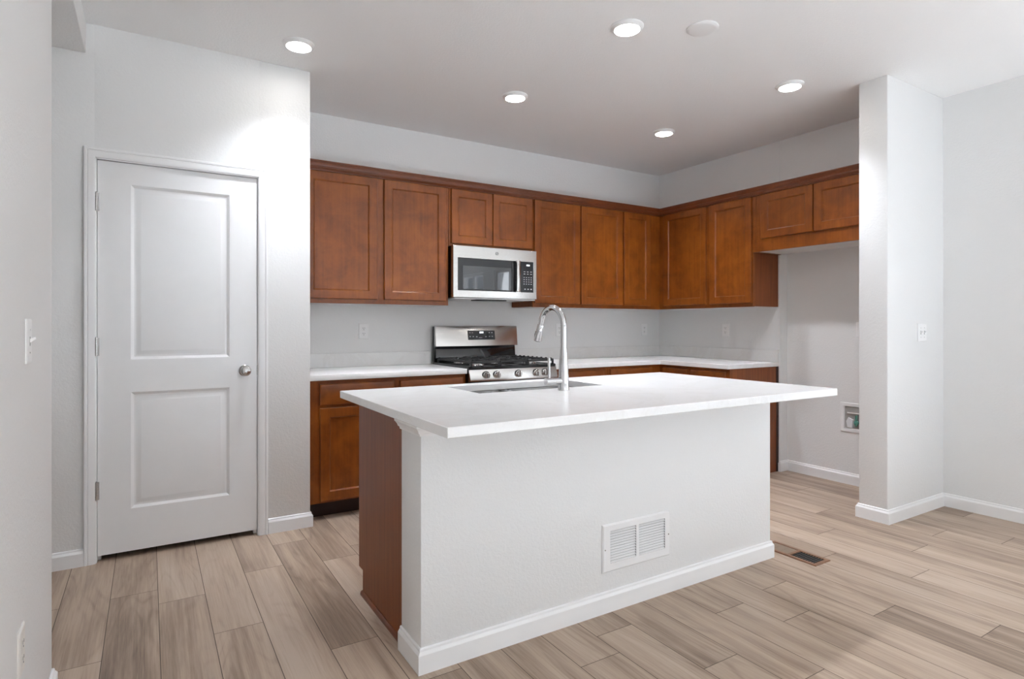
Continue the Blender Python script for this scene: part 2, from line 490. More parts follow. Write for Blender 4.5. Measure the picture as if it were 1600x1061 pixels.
door = struct(m.build('door_1', M['door'], smooth=20), 'white two-panel pantry door, closed, with a round metal knob', 'door')
# knob
kx, kz = -3.992, 0.954
m = MB(); m.lathe((kx, dyf, kz), [(0.0, 0.0), (0.032, 0.0), (0.032, -0.004), (0.027, -0.009), (0.0135, -0.012), (0.0115, -0.03), (0.016, -0.036), (0.0255, -0.043), (0.0285, -0.053), (0.026, -0.062), (0.018, -0.067), (0.006, -0.069), (0.0, -0.069)], 'y', 36)
kn = m.build('door_knob', M['satin'], door)
m = MB(); m.box(dx1 - 0.001, dx1 + 0.0022, dyf - 0.001, dyf + 0.02, kz - 0.028, kz + 0.028, bev=0.0008); m.build('latch_plate', M['satin'], door)
for hz in (1.843, 1.103, 0.368):
    m = MB()
    hx = -4.6868
    m.lathe((hx, PY - 0.0065, hz - 0.046), [(0, 0), (0.0058, 0), (0.0058, 0.092), (0, 0.092)], 'z', 14)
    for q in (0.018, 0.036, 0.054, 0.072):
        m.lathe((hx, PY - 0.0065, hz - 0.046 + q), [(0, -0.0006), (0.0063, -0.0006), (0.0063, 0.0006), (0, 0.0006)], 'z', 14)
    m.lathe((hx, PY - 0.0065, hz + 0.046), [(0, 0), (0.004, 0), (0.0035, 0.004), (0, 0.005)], 'z', 12)
    m.box(hx - 0.012, hx + 0.012, PY - 0.003, PY - 0.001, hz - 0.045, hz + 0.045)
    m.build('hinge', M['satin'], door)

# ------------------------------------------------------------------ cabinets
def cabinet_door(T, a, b, c, d, v, parent, name='door', frame=0.056, mat=None):
    """a,b along the wall; c,d heights; v = face-frame plane"""
    m = MB(T)
    t = 0.019
    m.rings(a, b, c, d, [(0.0, v + 0.0005), (0.0, v + t - 0.004), (0.0015, v + t - 0.0012), (0.004, v + t), (frame, v + t), (frame + 0.003, v + t - 0.0015),
                         (frame + 0.008, v + t - 0.0085), (frame + 0.0105, v + t - 0.0095)])
    return m.build(name, mat or M['wood'], parent, smooth=20)

def drawer_front(T, a, b, c, d, v, parent):
    m = MB(T); t = 0.019
    m.rings(a, b, c, d, [(0.0, v + 0.0005), (0.0, v + t - 0.006), (0.004, v + t - 0.002), (0.010, v + t)])
    return m.build('drawer_front', M['wood_x'], parent, smooth=20)

UZ0, UZ1, UV = 1.362, 2.286, 0.330
def upper(T, u0, u1, z0, doors, label, side_mat=None):
    g = 0.0006
    x, y, z = T((u0 + u1) / 2, 0, z0)
    r = thing('wall_cabinet', (x, y, z), label, 'cabinet')
    MB(T).box(u0 + g, u1 - g, 0.002, UV - 0.019, z0 + 0.004, UZ1).build('carcass', side_mat or M['veneer'], r)
    MB(T).box(u0 + 0.016, u1 - 0.016, 0.003, UV - 0.019, z0 - 0.0005, z0 + 0.0035).build('bottom_panel', M['melamine'], r)
    m = MB(T)
    m.box(u0 + g, u1 - g, UV - 0.0188, UV, z0, UZ1, bev=0.001)
    m.build('face_frame', M['wood'], r)
    for a, b, c, d in doors: cabinet_door(T, a, b, c, d, UV, r)
    return r

DZ0, DZ1 = 1.393, 2.243
upper(T_back, -3.622, -2.541, UZ0, [(-3.588, -3.096, DZ0, DZ1), (-3.045, -2.569, DZ0, DZ1)],
      'brown wall cabinet with two tall doors between pantry wall and microwave')
upper(T_back, -2.540, -1.779, 1.812, [(-2.521, -2.1665, 1.832, DZ1), (-2.1615, -1.790, 1.832, DZ1)],
      'short brown two-door wall cabinet directly above the microwave')
upper(T_back, -1.778, -0.806, UZ0, [(-1.768, -1.298, DZ0, DZ1), (-1.284, -0.816, DZ0, DZ1)],
      'brown two-door wall cabinet just right of the microwave')
upper(T_back, -0.805, -0.331, UZ0, [(-0.793, -0.466, DZ0, DZ1)],
      'narrow single-door brown wall cabinet in the corner on the back wall')
upper(T_right, 0.002, 1.345, UZ0, [(0.392, 0.885, DZ0, DZ1), (0.925, 1.337, DZ0, DZ1)],
      'brown two-door wall cabinet on the right wall beside the refrigerator alcove')
fr = upper(T_right, 1.372, 2.326, 1.797, [(1.424, 1.8525, 1.897, DZ1), (1.8605, 2.285, 1.897, DZ1)],
           'short brown cabinet with two small doors over the empty refrigerator alcove')
m = MB(T_right); m.box(1.3455, 1.3715, 0.0, UV - 0.0005, 1.797, UZ1); m.build('filler_strip', M['wood'], fr)

# crown along the tops
CR = [(0.0, 2.2445), (0.020, 2.2445), (0.021, 2.2475), (0.037, 2.2600), (0.037, 2.2680), (0.033, 2.2710), (0.034, 2.2800), (0.041, 2.2900), (0.041, 2.2950), (0.045, 2.2975), (0.045, 2.307), (0.0, 2.307)]
m = MB(); m.sweep([(-3.626, -UV), (-UV, -UV), (-UV, -2.326)], CR)
tag(m.build('crown_molding', M['crown'], smooth=30), 'dark brown stepped crown molding running along the wall cabinet tops', 'crown molding')

# base cabinets
BV, BZ = 0.612, 0.870
def base_cab(T, u0, u1, doors, drawers, label, toe=True, v0=0.002):
    g = 0.0006
    x, y, z = T((u0 + u1) / 2, 0.3, 0)
    r = thing('base_cabinet', (x, y, 0), label, 'cabinet')
    MB(T).box(u0 + g, u1 - g, v0, BV - 0.0195, 0.105, BZ).build('carcass', M['veneer'], r)
    MB(T).box(u0 + g, u1 - g, BV - 0.019, BV, 0.105, BZ, bev=0.001).build('face_frame', M['wood'], r)
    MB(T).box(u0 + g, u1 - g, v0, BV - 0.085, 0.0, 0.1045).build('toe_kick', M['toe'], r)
    for a, b, c, d in doors: cabinet_door(T, a, b, c, d, BV, r)
    for a, b, c, d in drawers: drawer_front(T, a, b, c, d, BV, r)
    return r
base_cab(T_back, -3.628, -2.541, [(-3.556, -3.073, 0.117, 0.697), (-3.036, -2.562, 0.117, 0.697)],
         [(-3.556, -3.073, 0.715, 0.846), (-3.036, -2.562, 0.715, 0.846)], 'brown base cabinet between the pantry wall and the range')
base_cab(T_back, -1.777, -1.236, [(-1.745, -1.268, 0.117, 0.697)], [(-1.745, -1.268, 0.715, 0.846)],
         'brown base cabinet right of the range, seen behind the faucet')
base_cab(T_back, -1.235, -0.613, [(-1.197, -0.722, 0.117, 0.697)], [(-1.197, -0.722, 0.715, 0.846)],
         'brown corner base cabinet on the back wall, behind the island')
rb = base_cab(T_right, 0.002, 1.338, [(0.655, 0.930, 0.117, 0.697), (0.967, 1.313, 0.117, 0.697)],
              [(0.655, 0.930, 0.715, 0.846), (0.967, 1.313, 0.715, 0.846)], 'brown base cabinet on the right wall ending at the refrigerator alcove')
MB(T_right).box(1.3385, 1.3445, 0.002, BV, 0.0, BZ).build('end_panel', M['veneer'], rb)
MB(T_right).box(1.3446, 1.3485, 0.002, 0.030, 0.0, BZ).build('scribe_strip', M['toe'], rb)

# countertops on the walls
CT0, CT1, CV = 0.8705, 0.905, 0.648
lc = MB(T_back).box(-3.6295, -2.545, 0.0005, CV, CT0, CT1, bev=0.0025, seg=2).build('countertop', M['quartz'])
tag(lc, 'white quartz countertop left of the range, ending at the pantry wall', 'countertop')
MB(T_back).box(-3.6295, -2.545, 0.0005, 0.020, CT1, CT1 + 0.102, bev=0.0015).build('backsplash', M['quartz'], lc)
m = MB(); m.prism([(-1.774, -0.0005), (-0.0005, -0.0005), (-0.0005, -1.352), (-CV, -1.352), (-CV, -CV), (-1.774, -CV)], CT0, CT1)
rc = m.build('countertop', M['quartz'], bev=0.0025)
tag(rc, 'white quartz L-shaped countertop right of the range, round the corner', 'countertop')
m = MB(); m.prism([(-1.774, -0.0005), (-0.0005, -0.0005), (-0.0005, -1.352), (-0.020, -1.352), (-0.020, -0.020), (-1.774, -0.020)], CT1, CT1 + 0.102)
m.build('backsplash', M['quartz'], rc, bev=0.0015)

# ------------------------------------------------------------------ island
IX0, IX1 = -3.652, -1.690
IYB, IYF = -2.254, -2.440
SZ0, SZ1 = 0.881, 0.914
struct(MB().box(IX0, IX1, IYF, IYB, 0, SZ0 - 0.0006, bev=0.004, seg=2).build('wall_island', M['wall']))
baseboard('baseboard_island', [(IX0, IYB), (IX0, IYF), (IX1, IYF), (IX1, IYB)])
CP = [(0, 0.826), (0.006, 0.826), (0.008, 0.834), (0.014, 0.838), (0.017, 0.846), (0.024, 0.855), (0.028, 0.858), (0.028, 0.8800), (0, 0.8800)]
struct(MB().sweep([(IX0, IYB), (IX0, IYF), (IX1, IYF), (IX1, IYB)], CP).build('trim_3', M['trim'], smooth=25))

# cabinet behind the island half wall, doors facing the range
IV = -1.682
ic = thing('island_cabinet', ((IX0 + IX1) / 2, -1.99, 0), 'brown island base cabinet backing the white half wall, plain wood end panel', 'cabinet')
CX0, CX1 = IX0 + 0.015, IX1 - 0.015
MB().box(CX0 + 0.0065, CX1 - 0.0065, IYB + 0.0006, IV - 0.020, 0.108, 0.655).build('carcass', M['veneer'], ic)
MB().box(CX0 + 0.0062, CX1 - 0.0062, IV - 0.0195, IV, 0.108, SZ0 - 0.001, bev=0.001).build('face_frame', M['wood'], ic)
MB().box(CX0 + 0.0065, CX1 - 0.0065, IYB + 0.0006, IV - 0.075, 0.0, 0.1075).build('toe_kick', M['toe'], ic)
for side, (xa, xb) in enumerate(((CX0, CX0 + 0.006), (CX1 - 0.006, CX1))):
    m = MB()
    pts = [(IYB + 0.0006, 0.0), (IV - 0.056, 0.0), (IV - 0.056, 0.108), (IV, 0.108), (IV, SZ0 - 0.001), (IYB + 0.0006, SZ0 - 0.001)]
    m.loops([[(xa, y, z) for y, z in pts], [(xb, y, z) for y, z in pts]])
    m.build('end_panel', M['veneer'], ic)
SH = [(0, 0), (0.012, 0), (0.012, 0.006), (0.009, 0.014), (0.004, 0.018), (0, 0.018)]
m = MB(); m.sweep([(CX0, IV - 0.056), (CX0, IYB + 0.0006)], SH); m.build('shoe_molding', M['crown'], ic)
def T_isl(u, v, z): return (u, IV + v, z)
for a, b in ((-3.62, -3.28), (-3.24, -2.87), (-2.86, -2.49), (-2.45, -2.10), (-2.06, -1.72)):
    cabinet_door(T_isl, a, b, 0.12, 0.70, 0.0, ic)
    drawer_front(T_isl, a, b, 0.718, 0.855, 0.0, ic)

# island slab with the sink cut-out
KX0, KX1, KY0, KY1 = -3.222, -2.512, -2.078, -1.735
m = MB()
xs_, ys_ = [-3.716, KX0, KX1, -1.684], [-2.790, KY0, KY1, -1.652]
Vt = {(i, j, k): m.v(xs_[i], ys_[j], (SZ0, SZ1)[k]) for i in range(4) for j in range(4) for k in range(2)}
for i in range(3):
    for j in range(3):
        if (i, j) == (1, 1): continue
        for k in range(2): m.f([Vt[i, j, k], Vt[i + 1, j, k], Vt[i + 1, j + 1, k], Vt[i, j + 1, k]])
for i in range(3):
    m.f([Vt[i, 0, 0], Vt[i + 1, 0, 0], Vt[i + 1, 0, 1], Vt[i, 0, 1]]); m.f([Vt[i, 3, 0], Vt[i + 1, 3, 0], Vt[i + 1, 3, 1], Vt[i, 3, 1]])
    m.f([Vt[0, i, 0], Vt[0, i + 1, 0], Vt[0, i + 1, 1], Vt[0, i, 1]]); m.f([Vt[3, i, 0], Vt[3, i + 1, 0], Vt[3, i + 1, 1], Vt[3, i, 1]])
for j in (1, 2): m.f([Vt[1, j, 0], Vt[2, j, 0], Vt[2, j, 1], Vt[1, j, 1]])
for i in (1, 2): m.f([Vt[i, 1, 0], Vt[i, 2, 0], Vt[i, 2, 1], Vt[i, 1, 1]])
tag(m.build('countertop', M['quartz'], bev=0.0025), 'large white quartz island countertop with the sink set in it', 'countertop')

# undermount double bowl sink
sk = thing('kitchen_sink', ((KX0 + KX1) / 2, (KY0 + KY1) / 2, 0.665), 'stainless steel double bowl undermount sink in the island countertop', 'sink')
def rrect(x0, x1, y0, y1, r, z, n=6):
    out = []
    for cx, cy, a0 in ((x1 - r, y1 - r, 0), (x0 + r, y1 - r, PI / 2), (x0 + r, y0 + r, PI), (x1 - r, y0 + r, 1.5 * PI)):
        for k in range(n + 1):
            a = a0 + PI / 2 * k / n
            out.append((cx + r * math.cos(a), cy + r * math.sin(a), z))
    return out
mid = -2.905
def bowl(x0, x1):
    y0, y1, zt = KY0 - 0.010, KY1 + 0.010, SZ0 - 0.0008
    m = MB()
    m.loops([rrect(x0 - 0.012, x1 + 0.012, y0 - 0.009, y1 + 0.009, 0.055, zt - 0.0012), rrect(x0 - 0.012, x1 + 0.012, y0 - 0.009, y1 + 0.009, 0.055, zt), rrect(x0, x1, y0, y1, 0.05, zt),
             rrect(x0 + 0.003, x1 - 0.003, y0 + 0.003, y1 - 0.003, 0.05, zt - 0.01), rrect(x0 + 0.008, x1 - 0.008, y0 + 0.008, y1 - 0.008, 0.05, zt - 0.165),
             rrect(x0 + 0.022, x1 - 0.022, y0 + 0.022, y1 - 0.022, 0.05, zt - 0.19), rrect(x0 + 0.05, x1 - 0.05, y0 + 0.05, y1 - 0.05, 0.04, zt - 0.197)], cap0=False)
    b = m.build('sink_bowl', M['sink_steel'], sk)
    MB().lathe(((x0 + x1) / 2, (y0 + y1) / 2, zt - 0.1965), [(0, 0), (0.042, 0), (0.040, 0.003), (0.03, 0.003), (0.026, 0.0005), (0, 0.0005)], 'z', 24).build('drain', M['satin'], b)
bowl(KX0 - 0.010, mid - 0.013); bowl(mid + 0.013, KX1 + 0.010)

# faucet
fx, fy = -2.831, -2.168
fc = thing('kitchen_faucet', (fx, fy, SZ1), 'tall chrome gooseneck pull-down faucet standing on the island by the sink', 'faucet')
MB().lathe((fx, fy, SZ1), [(0, 0.0), (0.0275, 0.0), (0.0275, 0.004), (0.0255, 0.008), (0.0245, 0.05), (0.0225, 0.09), (0.0185, 0.150), (0.0160, 0.1935), (0, 0.1935)], 'z', 32).build('body', M['chrome'], fc)
pts = [(fx, fy, SZ1 + 0.194), (fx, fy, SZ1 + 0.25), (fx, fy, SZ1 + 0.292)]
R_ = 0.092; zc = SZ1 + 0.292
for k in range(1, 17):
    a = PI * k / 16 * 0.92
    pts.append((fx, fy + R_ - R_ * math.cos(a), zc + R_ * math.sin(a)))
e = Vector(pts[-1]); d = (e - Vector(pts[-2])).normalized()
MB().tube(pts + [tuple(e + d * 0.012)], 0.0142, 20).build('spout', M['chrome'], fc)
h0 = e + d * 0.0125
MB().tube([tuple(h0), tuple(h0 + d * 0.002), tuple(h0 + d * 0.05), tuple(h0 + d * 0.082), tuple(h0 + d * 0.085)], [0.0142, 0.0155, 0.0178, 0.0195, 0.0175], 24).build('spray_head', M['chrome'], fc)
sb = h0 + d * 0.052 + Vector((-0.010, 0.0145, 0))
m = MB(); m.tube([tuple(sb - d * 0.018), tuple(sb), tuple(sb + d * 0.018)], [0.003, 0.005, 0.003], 10); m.build('spray_button', M['black'], fc)
hz = SZ1 + 0.044
MB().lathe((fx, fy, hz), [(0, -0.018), (0.0165, -0.018), (0.0165, -0.058), (0.0157, -0.059), (0.0157, -0.0605), (0.0170, -0.0615), (0.0170, -0.100), (0.0155, -0.102), (0, -0.102)], 'x', 28).build('handle_hub', M['chrome'], fc)
MB().tube([(fx - 0.081, fy, hz + 0.012), (fx - 0.082, fy, hz + 0.05), (fx - 0.083, fy, hz + 0.106), (fx - 0.083, fy, hz + 0.109)], [0.0062, 0.0058, 0.0066, 0.004], 14).build('handle_lever', M['chrome'], fc)

# return-air grille on the island wall
gx0, gx1, gz0, gz1 = -2.835, -2.437, 0.167, 0.370
gr = thing('return_air_grille', ((gx0 + gx1) / 2, IYF, gz0), 'white louvered return air grille on the front of the island', 'vent')
def T_isf(u, v, z): return (u, IYF - v, z)
m = MB(T_isf)
ax0, ax1, ax2, ax3, az0, az1 = gx0 + 0.040, -2.647, -2.630, gx1 - 0.034, gz0 + 0.036, gz1 - 0.030
m.rings(gx0, gx1, gz0, gz1, [(0.0, 0.0008), (0.0, 0.004), (0.006, 0.0095), (0.020, 0.0095)], cap0=False, cap1=False)
xs2 = [gx0 + 0.020, ax0, ax1, ax2, ax3, gx1 - 0.020]; zs2 = [gz0 + 0.020, az0, az1, gz1 - 0.020]
V2 = {(i, j): m.v(xs2[i], 0.0095, zs2[j]) for i in range(6) for j in range(4)}
for i in range(5):
    for j in range(3):
        if j == 1 and i in (1, 3): continue
        m.f([V2[i, j], V2[i + 1, j], V2[i + 1, j + 1], V2[i, j + 1]])
m.build('frame', M['grille'], gr)
MB(T_isf).box(gx0 + 0.012, gx1 - 0.012, 0.0007, 0.0012, gz0 + 0.02, gz1 - 0.02).build('backing', M['grey_box'], gr)
for a, b in ((ax0, ax1), (ax2, ax3)):
    m = MB(T_isf); n = 12
    pz = (az1 - az0) / n
    for k in range(n):
        z = az0 + pz * k
        pr = [(0.0095, z + 0.0005), (0.0095, z + 0.0018), (0.0030, z + pz * 0.62), (0.0020, z + pz * 0.62), (0.0020, z + pz * 0.5)]
        m.loops([[(a, v, zz) for v, zz in pr], [(b, v, zz) for v, zz in pr]])
    m.build('louvers', M['grille'], gr)
for sx in (gx0 + 0.012, gx1 - 0.012):
    MB(T_isf).lathe((sx, 0.0095, (gz0 + gz1) / 2 - 0.004), [(0, 0), (0.0034, 0), (0.0028, 0.0016), (0, 0.002)], 'y', 12).build('screw', M['satin'], gr)

# floor register
rx0, rx1, ry0, ry1 = -1.606, -1.474, -2.636, -2.315
fg = thing('floor_register', ((rx0 + rx1) / 2, (ry0 + ry1) / 2, 0), 'brown floor register with black slots beside the island corner', 'vent')
m = MB()
def hr(ins, z): return [(rx0 + ins, ry0 + ins, z), (rx1 - ins, ry0 + ins, z), (rx1 - ins, ry1 - ins, z), (rx0 + ins, ry1 - ins, z)]
m.loops([hr(0, 0.0006), hr(0, 0.003), hr(0.004, 0.0062), hr(0.019, 0.0062), hr(0.021, 0.0015)], cap0=False, cap1=False)
m.box(rx0 + 0.018, rx1 - 0.018, (ry0 + ry1) / 2 - 0.008, (ry0 + ry1) / 2 + 0.008, 0.001, 0.006)
m.build('frame', M['register'], fg)
MB().box(rx0 + 0.016, rx1 - 0.016, ry0 + 0.016, ry1 - 0.016, 0.0005, 0.0012).build('backing', M['slot'], fg)
m = MB()
for k in range(9):
    y = ry0 + 0.027 + k * 0.0142
    m.box(rx0 + 0.02, rx1 - 0.02, y, y + 0.0035, 0.0013, 0.0045)
m.build('open_louvers', M['black'], fg)
m = MB()
for k in range(3):
    y = (ry0 + ry1) / 2 + 0.010 + k * 0.0432
    m.box(rx0 + 0.02, rx1 - 0.02, y, y + 0.0425, 0.0013, 0.0045)
m.build('damper_blades', M['register_pale'], fg)

# ------------------------------------------------------------------ range
A0, A1 = -2.5365, -1.7835
rg = thing('gas_range', ((A0 + A1) / 2, -0.34, 0), 'stainless steel gas range with black cast iron grates on the back wall', 'range')
MB(T_back).box(A0, A1, 0.03, 0.655, 0.035, 0.898, bev=0.003).build('body', M['black'], rg)
for q in (A0 + 0.04, A1 - 0.04):
    for w in (0.08, 0.60): MB(T_back).lathe((q, w, 0.0), [(0, 0), (0.016, 0), (0.016, 0.036), (0, 0.036)], 'z', 14).build('foot', M['black'], rg)
# cooktop with raised rim and bulged front edge
m = MB(T_back)
def front_curve(v, n=10, bulge=0.022):
    return [(A1 - (A1 - A0) * k / n, v + bulge * math.sin(PI * k / n)) for k in range(n + 1)]
pts = [(A0, 0.03), (A1, 0.03)] + front_curve(0.655)
m.loops([[(x, y, 0.8985) for x, y in pts], [(x, y, 0.914) for x, y in pts], [(x * 0.99 + (A0 + A1) / 2 * 0.01, 0.03 + (y - 0.03) * 0.985, 0.919) for x, y in pts]])
m.build('cooktop', M['black'], rg, smooth=40)
# control panel: slanted, bowed fascia
m = MB(T_back); n = 14; lps = []
prof = [(0.0, 0.897), (0.004, 0.896), (0.028, 0.825), (0.026, 0.815), (0.0, 0.813)]
for k in range(n + 1):
    x = A0 + (A1 - A0) * k / n; bl = 0.022 * math.sin(PI * k / n)
    lps.append([(x, 0.6545 + (o + bl if o > 0 else 0.0), z) for o, z in prof])
m.loops(lps); m.build('control_panel', M['steel'], rg, smooth=30)
for i, kx_ in enumerate((-2.412, -2.327, -2.147, -1.985, -1.900)):
    b_ = 0.022 * math.sin(PI * (kx_ - A0) / (A1 - A0))
    c_ = (kx_, 0.6545 + b_ + 0.0165, 0.856)
    kb = MB(T_back).lathe(c_, [(0, 0), (0.025, 0), (0.0255, 0.006), (0.021, 0.010), (0.020, 0.026), (0.0175, 0.030), (0, 0.030)], 'y', 28)
    kb = kb.build('knob', M['satin'], rg)
    MB(T_back).box(c_[0] - 0.005, c_[0] + 0.005, c_[1] + 0.029, c_[1] + 0.040, 0.837, 0.875, bev=0.002).build('grip', M['satin'], kb)
    MB(T_back).lathe((c_[0], c_[1] - 0.001, c_[2]), [(0, 0), (0.030, 0), (0.030, 0.0022), (0.0255, 0.003), (0, 0.003)], 'y', 28).build('bezel', M['black'], kb)
# oven door and drawer
od = MB(T_back).box(A0 + 0.004, A1 - 0.004, 0.656, 0.694, 0.245, 0.805, bev=0.004).build('oven_door', M['steel'], rg)
MB(T_back).box(A0 + 0.10, A1 - 0.10, 0.6945, 0.6965, 0.34, 0.66, bev=0.001).build('oven_window', M['oven_glass'], od)
m = MB(T_back); m.tube([(A0 + 0.07, 0.745, 0.755), (A1 - 0.07, 0.745, 0.755)], 0.012, 16)
for q in (A0 + 0.09, A1 - 0.09): m.tube([(q, 0.6945, 0.755), (q, 0.745, 0.755)], 0.008, 12)
m.build('oven_handle', M['steel'], od)
MB(T_back).box(A0 + 0.004, A1 - 0.004, 0.656, 0.690, 0.055, 0.238, bev=0.004).build('drawer', M['steel'], rg)
# backguard: black body, glossy black lower strip, bowed stainless panel
MB(T_back).box(A0, A1, 0.028, 0.062, 0.9195, 1.203, bev=0.003).build('backguard', M['black'], rg)
def bowed(v0, depth, z0, z1, e0, e1, tilt=0.0, n=18, keep=0.55, pw=0.7):
    lps = []
    for k in range(n + 1):
        t = k / n; x = A0 + e0 + (A1 - A0 - e0 - e1) * t; bl = depth * max(0.0, math.sin(PI * t)) ** pw
        lps.append([(x, 0.0625, z0), (x, v0 + bl + tilt, z0), (x, v0 + bl + tilt * 0.9, z0 + 0.006), (x, v0 + bl * keep, z1 - 0.012), (x, v0 + bl * (keep - 0.05) - 0.006, z1), (x, 0.0625, z1)])
    return MB(T_back).loops(lps)
bowed(0.066, 0.030, 0.934, 1.043, 0.010, 0.004, tilt=0.0115, keep=1.0, pw=1.0).build('lower_strip', M['black_glass'], rg, smooth=40)
bowed(0.085, 0.032, 1.046, 1.207, 0.0, -0.003, tilt=0.014).build('stainless_panel', M['steel'], rg, smooth=40)
def panel_v(z):    # front of the bowed panel near its middle
    t = (z - 1.052) / (1.195 - 1.052)
    return (0.085 + 0.032 + 0.0126) * (1 - t) + (0.085 + 0.0176) * t
m = MB(T_back)
lp = []
for o in (-0.02, 0.0022): lp.append([(x, panel_v(z) + o, z) for x, z in ((-2.262, 1.096), (-2.013, 1.096), (-2.013, 1.170), (-2.262, 1.170))])
dp = m.loops(lp).build('display_panel', M['panel_dark'], rg)
for (x, z, w, h_) in [(-2.245, 1.152, .010, .003), (-2.222, 1.152, .010, .003), (-2.245, 1.121, .010, .006), (-2.217, 1.121, .010, .006), (-2.185, 1.119, .012, .007), (-2.10, 1.119, .012, .007),
                      (-2.065, 1.152, .009, .007), (-2.04, 1.152, .009, .007), (-2.065, 1.121, .012, .004), (-2.04, 1.121, .010, .006), (-2.15, 1.112, .03, .002)]:
    v = panel_v(z) + 0.0024
    MB(T_back).box(x - w / 2, x + w / 2, v, v + 0.0004, z - h_ / 2, z + h_ / 2).build('button_mark', M['legend'], dp)
m = MB(T_back)
for k in range(3):
    x = -2.155 + k * 0.0125
    v = panel_v(1.150) + 0.0024
    for (a, b, c, d) in ((0, .009, 0, .003), (0, .009, .008, .011), (0, .009, .017, .020), (0, .003, 0, .020), (.006, .009, 0, .020)):
        m.box(x + a, x + b, v, v + 0.0004, 1.141 + c, 1.141 + d)
m.build('clock_digits', M['clock'], dp)
# burners and grates
for (bx, bv, br) in ((A0 + 0.15, 0.21, 0.036), (A0 + 0.15, 0.50, 0.044), (A1 - 0.15, 0.21, 0.036), (A1 - 0.15, 0.50, 0.048), ((A0 + A1) / 2, 0.36, 0.040)):
    bb = MB(T_back).lathe((bx, bv, 0.9192), [(0, 0), (br + 0.016, 0), (br + 0.012, 0.006), (br + 0.002, 0.008), (br + 0.002, 0.015), (0, 0.015)], 'z', 28).build('burner', M['satin'], rg)
    MB(T_back).lathe((bx, bv, 0.9345), [(0, 0), (br, 0), (br, 0.005), (br - 0.004, 0.008), (0, 0.008)], 'z', 28).build('burner_cap', M['iron'], bb)
gw = (A1 - A0 - 0.03) / 3
for s in range(3):
    g0 = A0 + 0.015 + gw * s + 0.002; g1 = g0 + gw - 0.004; gy0, gy1 = 0.085, 0.655
    m = MB(T_back); zt, zb = 0.957, 0.940
    w = 0.011
    m.box(g0, g1, gy0, gy0 + w, zb, zt, bev=0.002); m.box(g0, g1, gy1 - w, gy1, zb, zt, bev=0.002)
    m.box(g0, g0 + w, gy0, gy1, zb, zt, bev=0.002); m.box(g1 - w, g1, gy0, gy1, zb, zt, bev=0.002)
    gm = (g0 + g1) / 2
    m.box(g0, g1, 0.365, 0.365 + w, zb, zt, bev=0.002)
    for yc in ((0.21, 0.50) if s != 1 else (0.21, 0.36, 0.50)):
        m.box(g0 + w, gm - 0.028, yc - 0.005, yc + 0.005, zb + 0.004, zt + 0.003, bev=0.002); m.box(gm + 0.028, g1 - w, yc - 0.005, yc + 0.005, zb + 0.004, zt + 0.003, bev=0.002)
    for ya, yb in ((gy0 + w, 0.185), (0.235, 0.365), (0.376, 0.475), (0.525, gy1 - w)):
        m.box(gm - 0.005, gm + 0.005, ya, yb, zb + 0.004, zt + 0.003, bev=0.002)
    # bumps along the outer bars and the feet
    for q in (g0 + 0.0055, g1 - 0.0055):
        for k in range(9):
            yy = gy0 + 0.03 + k * 0.0635
            m.box(q - 0.0055, q + 0.0055, yy - 0.008, yy + 0.008, zt - 0.002, zt + 0.006, bev=0.002)
        for yy in (gy0 + 0.006, gy1 - 0.006):
            m.box(q - 0.006, q + 0.006, yy - 0.006, yy + 0.006, 0.9192, zb + 0.004)
    m.build('grate', M['iron'], rg)

# ------------------------------------------------------------------ over-the-range microwave
B0, B1, BZ0, BZ1, MV = -2.533, -1.787, 1.421, 1.8105, 0.400
mw = thing('microwave', ((B0 + B1) / 2, -0.2, BZ0), 'stainless steel over-the-range microwave mounted under the short cabinet', 'microwave')
MB(T_back).box(B0 + 0.003, B1 - 0.003, 0.003, MV - 0.036, BZ0, BZ1, bev=0.002).build('body', M['black'], mw)
# stainless front as a frame around the window and the keypad
wx0, wx1, wz0, wz1 = -2.495, -1.985, 1.474, 1.722
px0, px1, pz0, pz1 = -1.940, -1.817, 1.478, 1.720
m = MB(T_back)
xs3 = [B0, wx0, wx1, px0, px1, B1]; zs3 = [BZ0 + 0.002, 1.476, 1.720, BZ1]
V3 = {(i, j, k): m.v(xs3[i], (MV - 0.035, MV)[k], zs3[j]) for i in range(6) for j in range(4) for k in range(2)}
hole = {(1, 1), (3, 1)}
for i in range(5):
    for j in range(3):
        if (i, j) in hole: continue
        for k in range(2): m.f([V3[i, j, k], V3[i + 1, j, k], V3[i + 1, j + 1, k], V3[i, j + 1, k]])
        for (di, dj, e0, e1) in ((-1, 0, (0, 0), (0, 1)), (1, 0, (1, 0), (1, 1)), (0, -1, (0, 0), (1, 0)), (0, 1, (0, 1), (1, 1))):
            ni, nj = i + di, j + dj
            if (ni, nj) in hole or not (0 <= ni < 5 and 0 <= nj < 3):
                a, b = (i + e0[0], j + e0[1]), (i + e1[0], j + e1[1])
                m.f([V3[a[0], a[1], 0], V3[b[0], b[1], 0], V3[b[0], b[1], 1], V3[a[0], a[1], 1]])
m.build('front_frame', M['steel'], mw, bev=0.0015)
dw = MB(T_back).box(wx0 + 0.0006, wx1 - 0.0006, MV - 0.034, MV + 0.0015, 1.4766, 1.7194, bev=0.002).build('door_glass', M['panel_dark'], mw)
MB(T_back).box(-2.455, -2.030, MV + 0.0016, MV + 0.0026, 1.487, 1.662).build('window', M['oven_glass'], dw)
m = MB(T_back)
m.box(-1.9960, -1.9620, MV + 0.016, MV + 0.038, 1.476, 1.724, bev=0.005, seg=2)
hd = m.build('handle', M['steel'], mw)
for zz in (1.505, 1.690): MB(T_back).box(-1.990, -1.968, MV + 0.0003, MV + 0.0165, zz - 0.014, zz + 0.014).build('handle_post', M['black'], hd)
